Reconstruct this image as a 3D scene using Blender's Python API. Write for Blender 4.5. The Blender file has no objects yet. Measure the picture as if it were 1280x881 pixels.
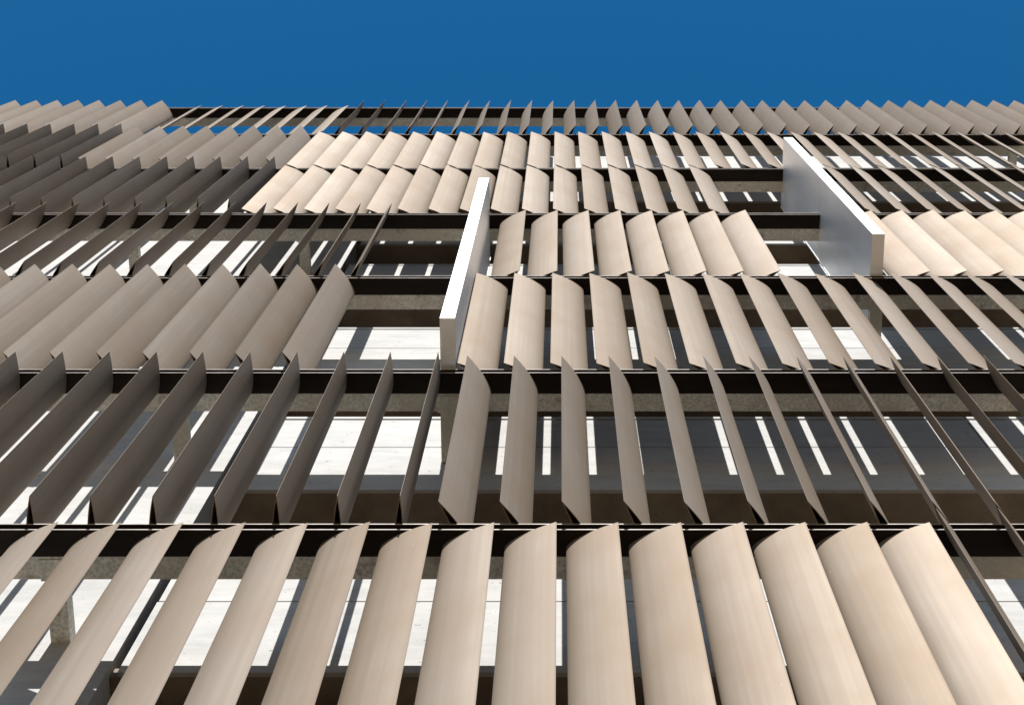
import bpy, bmesh, math, random
from mathutils import Vector, Matrix
random.seed(7)
C = bpy.context.scene.collection
U = 0.40                      # metres between two louvre pivots
GZ = 1.6                      # camera height
# ---- facade dimensions, in pivot spacings, measured from the camera ----
D0, X0, R_OUT, R_IN = 10.012, 0.384, 0.653, 0.30
H0, F = 24.259, 8.79          # top of rail 0 above the camera, storey height of the screen
DC, DB, DS = 9.841, 10.31, 10.71   # rail front, rail back, shelf back
TH = 0.255
DW = 11.90                    # face of the concrete spandrels
A54, A30 = math.radians(61.5), math.radians(31)
XL, XR = -30.0, 30.0
def W(x, d, z): return Vector((x * U, d * U, z * U + GZ))

# ------------------------------------------------------------------ materials
def new_mat(name):
    m = bpy.data.materials.new(name); m.use_nodes = True
    nt = m.node_tree; b = nt.nodes['Principled BSDF']
    return m, nt, b
def N(nt, t, **kw):
    n = nt.nodes.new(t)
    for k, v in kw.items():
        if k in n.inputs: n.inputs[k].default_value = v
        else: setattr(n, k, v)
    return n
def L(nt, a, b): nt.links.new(a, b)
def ramp(nt, fac, stops):
    r = N(nt, 'ShaderNodeValToRGB'); L(nt, fac, r.inputs[0])
    e = r.color_ramp.elements
    while len(e) < len(stops): e.new(0.5)
    for i, (p, c) in enumerate(stops):
        e[i].position = p; e[i].color = (*c, 1) if len(c) == 3 else c
    return r
def mixc(nt, fac, a, b, mode='MIX'):
    m = N(nt, 'ShaderNodeMix'); m.data_type = 'RGBA'; m.blend_type = mode
    if hasattr(fac, 'links'): L(nt, fac, m.inputs[0])
    else: m.inputs[0].default_value = fac
    for s, v in ((m.inputs[6], a), (m.inputs[7], b)):
        if hasattr(v, 'links'): L(nt, v, s)
        else: s.default_value = (*v, 1)
    return m.outputs[2]
def coords(nt, scale, loc=None, world=False):
    tc = N(nt, 'ShaderNodeTexCoord')
    mp = N(nt, 'ShaderNodeMapping'); mp.inputs['Scale'].default_value = scale
    if world:
        g = N(nt, 'ShaderNodeNewGeometry'); L(nt, g.outputs['Position'], mp.inputs['Vector'])
    else: L(nt, tc.outputs['Object'], mp.inputs['Vector'])
    return mp.outputs[0]

def mat_blade():
    m, nt, b = new_mat('champagne_bronze_anodised')
    oi = N(nt, 'ShaderNodeObjectInfo')
    vadd = N(nt, 'ShaderNodeVectorMath', operation='ADD')
    sc = N(nt, 'ShaderNodeVectorMath', operation='SCALE'); sc.inputs[3].default_value = 37.0
    cmb = N(nt, 'ShaderNodeCombineXYZ'); L(nt, oi.outputs['Random'], cmb.inputs[0]); L(nt, oi.outputs['Random'], cmb.inputs[2])
    L(nt, cmb.outputs[0], sc.inputs[0])
    g = N(nt, 'ShaderNodeTexCoord')
    L(nt, g.outputs['Object'], vadd.inputs[0]); L(nt, sc.outputs[0], vadd.inputs[1])
    def noise(scale, s, detail=3):
        mp = N(nt, 'ShaderNodeMapping'); mp.inputs['Scale'].default_value = scale
        L(nt, vadd.outputs[0], mp.inputs['Vector'])
        n = N(nt, 'ShaderNodeTexNoise', Scale=s, Detail=detail); L(nt, mp.outputs[0], n.inputs['Vector'])
        return n.outputs[0]
    streak = noise((26, 26, .22), 1.0, 4)        # extrusion streaks along the blade
    blot = noise((1.6, 1.6, .9), 1.5, 4)         # weathering clouds
    spot = noise((30, 30, 18), 1.0, 2)
    base = mixc(nt, ramp(nt, streak, [(.3, (0, 0, 0)), (.7, (1, 1, 1))]).outputs[0], (.195, .159, .124), (.228, .190, .152))
    base = mixc(nt, ramp(nt, blot, [(.35, (0, 0, 0)), (.65, (.7, .7, .7))]).outputs[0], base, (.190, .145, .106))
    hue = N(nt, 'ShaderNodeHueSaturation')
    mr = N(nt, 'ShaderNodeMapRange'); mr.inputs[3].default_value = .88; mr.inputs[4].default_value = 1.08
    L(nt, oi.outputs['Random'], mr.inputs[0]); L(nt, mr.outputs[0], hue.inputs['Value'])
    mr2 = N(nt, 'ShaderNodeMapRange'); mr2.inputs[3].default_value = 1.12; mr2.inputs[4].default_value = .92
    L(nt, oi.outputs['Random'], mr2.inputs[0]); L(nt, mr2.outputs[0], hue.inputs['Saturation'])
    L(nt, base, hue.inputs['Color'])
    sp = ramp(nt, spot, [(.77, (0, 0, 0)), (.80, (.5, .5, .5))]).outputs[0]
    L(nt, mixc(nt, sp, hue.outputs[0], (.32, .28, .24)), b.inputs['Base Color'])
    b.inputs['Metallic'].default_value = .62
    rr = N(nt, 'ShaderNodeMapRange'); rr.inputs[3].default_value = .62; rr.inputs[4].default_value = .69
    L(nt, blot, rr.inputs[0]); L(nt, rr.outputs[0], b.inputs['Roughness'])
    bp = N(nt, 'ShaderNodeBump', Strength=.10, Distance=.004); L(nt, streak, bp.inputs['Height']); L(nt, bp.outputs[0], b.inputs['Normal'])
    return m
def mat_dark():
    m, nt, b = new_mat('dark_bronze_coating')
    v = coords(nt, (1, 6, 6)); n = N(nt, 'ShaderNodeTexNoise', Scale=2.5, Detail=5); L(nt, v, n.inputs['Vector'])
    L(nt, ramp(nt, n.outputs[0], [(.3, (.006, .0035, .002)), (.75, (.013, .008, .005))]).outputs[0], b.inputs['Base Color'])
    b.inputs['Roughness'].default_value = .6; b.inputs['Specular IOR Level'].default_value = .15
    return m
def mat_trim():
    m, nt, b = new_mat('bronze_flange_edge')
    v = coords(nt, (3, 3, 3)); n = N(nt, 'ShaderNodeTexNoise', Scale=3, Detail=3); L(nt, v, n.inputs['Vector'])
    L(nt, ramp(nt, n.outputs[0], [(.3, (.20, .18, .16)), (.7, (.34, .31, .29))]).outputs[0], b.inputs['Base Color'])
    b.inputs['Metallic'].default_value = .3; b.inputs['Roughness'].default_value = .5
    return m
def mat_galv():
    m, nt, b = new_mat('weathered_galvanised_steel')
    v = coords(nt, (1, 1, 1), world=True)
    vo = N(nt, 'ShaderNodeTexVoronoi', Scale=38.0); L(nt, v, vo.inputs['Vector'])
    n = N(nt, 'ShaderNodeTexNoise', Scale=9, Detail=6, Roughness=.7); L(nt, v, n.inputs['Vector'])
    n2 = N(nt, 'ShaderNodeTexNoise', Scale=1.4, Detail=5); L(nt, v, n2.inputs['Vector'])
    c1 = mixc(nt, .45, n.outputs[0], vo.outputs['Distance'])
    sep = ramp(nt, c1, [(.25, (.30, .30, .27)), (.5, (.48, .475, .43)), (.75, (.66, .65, .60))]).outputs[0]
    c2 = mixc(nt, ramp(nt, n2.outputs[0], [(.45, (0, 0, 0)), (.62, (.75, .75, .75))]).outputs[0], sep, (.38, .35, .29))
    n3 = N(nt, 'ShaderNodeTexNoise', Scale=4.5, Detail=7, Roughness=.75); L(nt, v, n3.inputs['Vector'])
    c3 = mixc(nt, ramp(nt, n3.outputs[0], [(.56, (0, 0, 0)), (.66, (.8, .8, .8))]).outputs[0], c2, (.2, .18, .15))
    L(nt, c3, b.inputs['Base Color'])
    b.inputs['Metallic'].default_value = .25; b.inputs['Roughness'].default_value = .6
    return m
def mat_alu():
    m, nt, b = new_mat('satin_mill_aluminium')
    v = coords(nt, (1, 1, .12)); n = N(nt, 'ShaderNodeTexNoise', Scale=9, Detail=5); L(nt, v, n.inputs['Vector'])
    v2 = coords(nt, (1, 1, 1)); n2 = N(nt, 'ShaderNodeTexNoise', Scale=1.7, Detail=4); L(nt, v2, n2.inputs['Vector'])
    L(nt, ramp(nt, n.outputs[0], [(.3, (.72, .74, .76)), (.7, (.79, .81, .83))]).outputs[0], b.inputs['Base Color'])
    b.inputs['Metallic'].default_value = .62
    rr = N(nt, 'ShaderNodeMapRange'); rr.inputs[3].default_value = .36; rr.inputs[4].default_value = .44
    L(nt, n2.outputs[0], rr.inputs[0]); L(nt, rr.outputs[0], b.inputs['Roughness'])
    return m
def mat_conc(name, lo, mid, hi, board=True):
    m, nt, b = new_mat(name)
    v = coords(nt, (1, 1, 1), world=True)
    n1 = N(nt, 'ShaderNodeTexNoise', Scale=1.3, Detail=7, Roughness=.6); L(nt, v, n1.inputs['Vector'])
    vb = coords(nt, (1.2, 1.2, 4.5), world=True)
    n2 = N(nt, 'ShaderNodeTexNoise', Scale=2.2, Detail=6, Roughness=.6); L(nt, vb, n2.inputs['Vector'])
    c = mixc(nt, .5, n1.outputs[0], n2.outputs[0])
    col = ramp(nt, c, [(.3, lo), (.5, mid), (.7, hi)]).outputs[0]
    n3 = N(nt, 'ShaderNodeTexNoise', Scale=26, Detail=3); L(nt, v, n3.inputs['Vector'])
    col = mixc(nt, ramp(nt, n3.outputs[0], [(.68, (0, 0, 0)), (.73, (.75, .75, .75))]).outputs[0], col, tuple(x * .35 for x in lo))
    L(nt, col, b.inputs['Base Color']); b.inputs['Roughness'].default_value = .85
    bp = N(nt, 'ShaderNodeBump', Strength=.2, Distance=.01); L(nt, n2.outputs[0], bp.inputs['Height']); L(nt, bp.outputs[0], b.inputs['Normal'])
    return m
BLADE, DARK, TRIM, GALV, ALU = mat_blade(), mat_dark(), mat_trim(), mat_galv(), mat_alu()
CONC = mat_conc('pale_precast_concrete', (.255, .254, .251), (.32, .318, .314), (.375, .372, .367))
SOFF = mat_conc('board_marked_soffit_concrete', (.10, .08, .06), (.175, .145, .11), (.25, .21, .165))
PAVE = mat_conc('plaza_paving_concrete', (.19, .125, .065), (.235, .155, .08), (.28, .19, .105))
BOLT, _nt, _b = new_mat('dark_bolt_steel'); _b.inputs['Base Color'].default_value = (.08, .08, .08, 1); _b.inputs['Metallic'].default_value = .7; _b.inputs['Roughness'].default_value = .5

# ------------------------------------------------------------------ builders
def mesh_obj(name, bm, mat, parent=None, bevel=0):
    me = bpy.data.meshes.new(name); bm.normal_update(); bm.to_mesh(me); bm.free()
    me.materials.append(mat)
    o = bpy.data.objects.new(name, me); C.objects.link(o)
    if parent:
        o.parent = parent; o.matrix_parent_inverse = Matrix.Translation(-parent.location)
    if bevel:
        bv = o.modifiers.new('bevel', 'BEVEL'); bv.width = bevel; bv.segments = 2; bv.limit_method = 'ANGLE'
    return o
def box(bm, x0, x1, d0, d1, z0, z1):
    a, b = W(x0, d0, z0), W(x1, d1, z1)
    r = bmesh.ops.create_cube(bm, size=1.0)
    for v in r['verts']:
        v.co = Vector((a.x + (v.co.x + .5) * (b.x - a.x), a.y + (v.co.y + .5) * (b.y - a.y), a.z + (v.co.z + .5) * (b.z - a.z)))
def thing(name, loc, label, cat, group=None):
    o = bpy.data.objects.new(name, None); o.empty_display_size = .2; C.objects.link(o); o.location = loc
    tag(o, label, cat, group); return o
def tag(o, label, cat, group=None):
    o['label'] = label; o['category'] = cat
    if group: o['group'] = group

# ------------------------------------------------------------------ ground
bm = bmesh.new()
bmesh.ops.create_grid(bm, x_segments=1, y_segments=1, size=400)
g = mesh_obj('ground', bm, PAVE); g['kind'] = 'structure'

# ------------------------------------------------------------------ camera
cam = bpy.data.cameras.new('camera'); co = bpy.data.objects.new('camera', cam); C.objects.link(co)
co.location = (0, 0, GZ); co.rotation_euler = (math.pi / 2 + 1.2919, 0, 0)
cam.sensor_width = 36; cam.lens = 2000 / 1280 * 36; cam.shift_x = -(698.7 - 640) / 1280; cam.shift_y = 0
cam.clip_start = .05; cam.clip_end = 2000
bpy.context.scene.camera = co
def px(x, d, z):                                   # where a facade point falls in the 1280 x 881 photograph
    P = 1.2919; zc = d * math.cos(P) + z * math.sin(P); yc = -d * math.sin(P) + z * math.cos(P)
    return 698.7 + 2000 * x / zc, 440.5 - 2000 * yc / zc

# ------------------------------------------------------------------ the louvre blade
def blade_mesh():
    c = R_OUT + R_IN; n = 18; T = .070
    def half(u): return T * u * ((1 - u) ** .5) / .385 if 0 < u < 1 else 0.0
    us = [.5 - .5 * math.cos(math.pi * i / n) for i in range(n + 1)]
    def loop(off):
        w = .013 * off
        pts = []
        for u in us: pts.append((max(half(u) - w, .0015 * (1 - off) + .0004), -R_OUT + u * c))
        for u in reversed(us): pts.append((-max(half(u) - w, .0015 * (1 - off) + .0004), -R_OUT + u * c))
        if off:
            pts = [(x, min(max(y, -R_OUT + .05), R_IN - .03)) for x, y in pts]
        return pts
    o, i = loop(0), loop(1)
    z0, z1 = .004 * 2, F - TH - .012
    bm = bmesh.new(); R = {}
    for nm, lp in (('o', o), ('i', i)):
        for zz in (z0, z1):
            R[nm, zz] = [bm.verts.new((x * U, y * U, zz * U)) for x, y in lp]
    m = len(o)
    for k in range(m):
        j = (k + 1) % m
        f = bm.faces.new((R['o', z0][k], R['o', z0][j], R['o', z1][j], R['o', z1][k])); f.smooth = k not in (n, m - 1)
        bm.faces.new((R['i', z0][j], R['i', z0][k], R['i', z1][k], R['i', z1][j])).smooth = True
        for zz, s in ((z0, 1), (z1, 0)):
            q = (R['o', zz][j], R['o', zz][k], R['i', zz][k], R['i', zz][j])
            bm.faces.new(q if s else q[::-1])
    bmesh.ops.recalc_face_normals(bm, faces=bm.faces)
    bmesh.ops.remove_doubles(bm, verts=bm.verts, dist=1e-5)
    for e in bm.edges:                                # crisp rims and edges: no shading bleeds from the cut ends
        if any(not f.smooth for f in e.link_faces) or (len(e.link_faces) == 2 and e.calc_face_angle(0) > .9): e.smooth = False
    me = bpy.data.meshes.new('louvre_blade'); bm.to_mesh(me); bm.free(); me.materials.append(BLADE)
    return me
def pin_mesh():
    bm = bmesh.new()
    for zz in (-.06 * U, (F - TH - .06) * U):
        r = bmesh.ops.create_cone(bm, cap_ends=True, segments=12, radius1=.05 * U, radius2=.05 * U, depth=.16 * U)
        bmesh.ops.translate(bm, verts=r['verts'], vec=(0, 0, zz + .06 * U))
    me = bpy.data.meshes.new('pivot_pin'); bm.to_mesh(me); bm.free(); me.materials.append(BOLT)
    return me
BM_, PM_ = blade_mesh(), pin_mesh()
ORD = ['', 'first', 'second', 'third', 'fourth', 'fifth', 'sixth', 'seventh', 'eighth', 'ninth', 'tenth', 'eleventh', 'twelfth',
       'thirteenth', 'fourteenth', 'fifteenth', 'sixteenth', 'seventeenth', 'eighteenth', 'nineteenth', 'twentieth']
def ordw(n):
    if n <= 20: return ORD[n]
    t, u = divmod(n, 10); T_ = {2: 'twenty', 3: 'thirty', 4: 'forty', 5: 'fifty'}[t]
    return (T_[:-1] + 'ieth') if u == 0 else T_ + '-' + ORD[u]
ROWN = {-1: 'bottom row', 0: 'second row up', 1: 'third row up', 2: 'fourth row up', 3: 'fifth row up', 4: 'second row down', 5: 'top row'}
# turn of the blades: row (storey of its lower rail) -> list of (first pivot, last pivot, angle, looks)
GR = {
 5: [(-40, -19, A30, 'tan overlapping'), (-18, -11, -A54, 'bright thin'), (-10, 40, -A30, 'grey brown')],
 4: [(-40, -19, math.radians(-3), 'dark brown'), (-18, -11, A30, 'light tan'), (-10, 40, A54, 'cream')],
 3: [(-40, -11, math.radians(-3), 'dark brown'), (-10, 5, A54, 'cream'), (10, 40, A54, 'grey cream')],
 2: [(-40, -6, -math.radians(28), 'shadowed brown'), (-2, 5, -A54, 'cream'), (9, 40, -A54, 'bright cream')],
 1: [(-40, -6, A30, 'brown'), (-2, 40, A54, 'grey cream')],
 0: [(-40, -3, math.radians(-3), 'dark brown edge-on'), (-2, 40, A30, 'narrow brown')],
 -1: [(-40, 5, -A54, 'broad tan'), (6, 40, A30, 'dark edge-on')],
}
TURN = lambda a: 'square' if abs(a) < .1 else ('turned left' if a > 0 else 'turned right')
HIDDEN = set()
for row, groups in GR.items():
    zb = H0 + row * F
    vis = []
    for a, b, ang, look in groups:
        for k in range(a, b + 1):
            tx, ty = k + X0 - R_OUT * math.sin(ang), D0 - R_OUT * math.cos(ang)
            ix, iy = k + X0 + R_IN * math.sin(ang), D0 + R_IN * math.cos(ang)
            ok = False
            for t in range(0, 41):
                z = zb + (F - TH) * t / 40
                for (qx, qy) in ((tx, ty), (ix, iy)):
                    u, v = px(qx, qy, z)
                    if 0 <= u <= 1280 and 0 <= v <= 881: ok = True
            if ok and (row, k) not in HIDDEN: vis.append((k, ang, look))
    for i, (k, ang, look) in enumerate(vis):
        o = bpy.data.objects.new('facade_louvre', BM_); C.objects.link(o)
        o.location = W(k + X0, D0, zb); o.rotation_euler = (random.gauss(0, .0005), 0, -ang + random.gauss(0, .011))
        tag(o, f'{look} louvre {TURN(ang)}, {ordw(i + 1)} from left, {ROWN[row]}', 'louvre', 'vertical louvre blades of the facade screen')
        p = bpy.data.objects.new('pivot_pin', PM_); C.objects.link(p); p.parent = o

# ------------------------------------------------------------------ rails with galvanised shelf and brackets
RAILN = {-1: 'lowest', 0: 'second lowest', 1: 'third lowest', 2: 'middle', 3: 'third highest', 4: 'second highest', 5: 'topmost'}
LBL = {-1: 'dark channel rail under the bottom row of louvres', 0: 'lowest dark channel rail seen, above the bottom row of louvres',
       1: 'dark channel rail carrying the foot of the left silver fin', 2: 'dark channel rail carrying the foot of the right silver fin',
       3: 'dark channel rail that meets the middle of the right silver fin', 4: 'dark channel rail just above the tall silver fins',
       5: 'dark channel rail below the top row of louvres', 6: 'topmost dark channel rail against the blue sky'}
def split(n):      # the fins interrupt the rails
    cuts = []
    if n == 2: cuts.append((-2.551, -2.221))
    if n == 3: cuts.append((8.35, 8.685))
    xs = [XL]
    for a, b in cuts: xs += [a - .004, b + .004]
    xs.append(XR)
    return list(zip(xs[0::2], xs[1::2]))
for n in range(-1, 7):
    z = H0 + n * F
    r = thing('louvre_rail', W(0, DC, z), LBL[n], 'rail', 'horizontal rails carrying the louvres')
    segs = split(n)
    b1, b2, b3, b4, b5 = [bmesh.new() for _ in range(5)]
    for a, b in segs:
        box(b1, a, b, DC + .012, DB, z - .022, z)                     # top flange
        box(b2, a, b, DC + .012, DB, z - TH, z - TH + .022)           # bottom flange
        box(b3, a, b, DB - .022, DB, z - TH + .023, z - .023)         # web
        box(b4, a, b, DC, DC + .012, z - .024, z + .002); box(b4, a, b, DC, DC + .012, z - TH - .002, z - TH + .024)
        box(b5, a, b, DB + .004, DS, z - TH + .01, z - TH + .03); box(b5, a, b, DS - .02, DS, z - TH + .031, z + .0)
    mesh_obj('top_flange', b1, DARK, r); mesh_obj('bottom_flange', b2, DARK, r); mesh_obj('web', b3, DARK, r)
    mesh_obj('flange_edge', b4, TRIM, r)
    sh = mesh_obj('galvanised_shelf', b5, GALV, r)
    # splice joints of the shelf
    for X in [x for x in (-24.6, -19.2, -13.7, 3.05, 14.0, 24.5)]:
        if not any(a < X < b for a, b in segs): continue
        bm = bmesh.new(); box(bm, X - .18, X + .18, DB + .06, DS - .05, z - TH - .004, z - TH + .006)
        mesh_obj('splice_plate', bm, GALV, r, .002)
    bx = [-24.6, -19.2, -13.7, -8.2]
    if n == 1: bx.append(-2.39)
    if n == 2: bx.append(8.52)
    if n >= 3: bx.append(19.4)
    for X in bx:
        w = .165
        bm = bmesh.new(); box(bm, X - w, X + w, DS + .01, DW - .02, z - TH + .0, z - TH + .30)
        br = mesh_obj('bracket', bm, GALV, r, .004)
        bm = bmesh.new(); box(bm, X - w - .06, X + w + .06, DB + .05, DS + .03, z - TH - .012, z - TH + .004)
        pl = mesh_obj('bracket_plate', bm, GALV, r, .002)
        bm = bmesh.new()
        for sx in (-1, 1):
            for dd in (DB + .12, DS - .08):
                q = bmesh.ops.create_cone(bm, cap_ends=True, segments=6, radius1=.028 * U, radius2=.028 * U, depth=.03 * U)
                bmesh.ops.translate(bm, verts=q['verts'], vec=W(X + sx * (w - .02), dd, z - TH - .022))
        mb = mesh_obj('bolt', bm, BOLT, pl); mb.matrix_parent_inverse = Matrix.Identity(4); mb.location = pl.matrix_parent_inverse.translation

# ------------------------------------------------------------------ silver fins
def fin(x0, x1, n0, n1, label):
    zb, zt = H0 + n0 * F + .006, H0 + n1 * F - .02
    zm = (zb + zt) / 2 + .03
    r = thing('silver_fin', W((x0 + x1) / 2, 8.7, zb), label, 'fin', 'aluminium box fins projecting from the facade')
    for a, b in ((zb, zm - .02), (zm + .02, zt)):
        bm = bmesh.new(); box(bm, x0, x1, 8.70, 11.32, a, b); mesh_obj('fin_panel', bm, ALU, r, .0025)
    bm = bmesh.new(); box(bm, x0 + .02, x1 - .02, 8.73, 11.30, zm - .02, zm + .02); mesh_obj('joint_strip', bm, ALU, r)
    bm = bmesh.new(); box(bm, x0 - .015, x1 + .015, 11.29, 11.34, zb - .0, zt); mesh_obj('back_cap', bm, ALU, r)
fin(-2.551, -2.221, 1, 3, 'left one of the two tall silver box fins, near the middle of the facade')
fin(8.35, 8.685, 2, 4, 'right one of the two tall silver box fins, higher up the facade')

# ------------------------------------------------------------------ concrete parking building behind
Pz, Zb0, HW = 8.12, 31.20, 4.83
r = thing('parking_garage', W(0, DW, -GZ / U), 'pale concrete building with open parking decks behind the louvres', 'building')
XP = -7.17
for m in range(-3, 6):
    zb = Zb0 + m * Pz; zt = zb + HW
    zj = zt - .45 * HW
    bm = bmesh.new()
    box(bm, XP + .14, XR, DW, DW + .08, zb, zj - .02)
    jx = [XP + .14, 4.1, 15.4, XR] if m % 2 else [XP + .14, 9.6, 20.9, XR]
    for a, b in zip(jx, jx[1:]):
        box(bm, a + .02, b - .02, DW, DW + .08, zj + .02, zt - .26)
        box(bm, a + .02, b - .02, DW, DW + .5, zt - .14, zt)
    box(bm, XP + .14, XR, DW + .081, DW + .45, zb + .301, zt - .141)
    mesh_obj('spandrel_wall', bm, CONC, r, 0)
    bm = bmesh.new(); box(bm, XL, XR, DW + .51, DW + 40, zb + .3, zb + 1.0); box(bm, XP + .02, XR, DW + .085, DW + 40, zb + .003, zb + .297)
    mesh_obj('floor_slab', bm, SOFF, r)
bm = bmesh.new()
zz = -GZ / U
box(bm, XL, XP, DW - .06, DW + .9, zz, Zb0 + 5 * Pz + HW)
mesh_obj('solid_wall', bm, CONC, r)
bm = bmesh.new(); box(bm, XL, XR, DW + 40.01, DW + 41, zz, Zb0 + 5 * Pz + HW); mesh_obj('unseen_rear_wall', bm, SOFF, r)  # unseen back wall, added to keep the inside of the decks dark
for X in (XL, XR):
    bm = bmesh.new(); box(bm, X - .5 if X > 0 else X - .5, X if X > 0 else X, DW - .06, DW + 41, zz, Zb0 + 5 * Pz + HW); mesh_obj('end_wall', bm, CONC, r)
for X in (1.5, 13.0, 24.5):
    bm = bmesh.new(); box(bm, X - .6, X + .6, DW + 3, DW + 4.4, zz, Zb0 + 5 * Pz); mesh_obj('column', bm, CONC, r)

# ------------------------------------------------------------------ light
sc = bpy.context.scene
EL = math.radians(38.4)
w = bpy.data.worlds.new('World'); sc.world = w; w.use_nodes = True
nt = w.node_tree; bg = nt.nodes['Background']
sky = nt.nodes.new('ShaderNodeTexSky'); sky.sky_type = 'NISHITA'; sky.sun_disc = False
sky.sun_elevation = EL; sky.sun_rotation = math.pi; sky.air_density = 1.0; sky.dust_density = 0.3; sky.ozone_density = 2.0
hs = nt.nodes.new('ShaderNodeHueSaturation'); hs.inputs['Saturation'].default_value = 1.40; hs.inputs['Hue'].default_value = .493
nt.links.new(sky.outputs[0], hs.inputs['Color']); nt.links.new(hs.outputs[0], bg.inputs[0]); bg.inputs[1].default_value = .075
sun = bpy.data.lights.new('sun', 'SUN'); sun.energy = 4.9; sun.angle = math.radians(.53); sun.color = (1, .968, .915)
so = bpy.data.objects.new('sun', sun); C.objects.link(so)
d = Vector((0.0, math.cos(EL), -math.sin(EL)))     # the way the light travels: straight into the facade
so.rotation_euler = d.to_track_quat('-Z', 'Y').to_euler()
so.location = (0, -20, 30)
sc.view_settings.view_transform = 'Standard'; sc.view_settings.look = 'None'; sc.view_settings.gamma = 1
sc.view_settings.exposure = .94; sc.view_settings.use_curve_mapping = False
sc.cycles.max_bounces = 8; sc.cycles.diffuse_bounces = 4; sc.cycles.glossy_bounces = 4
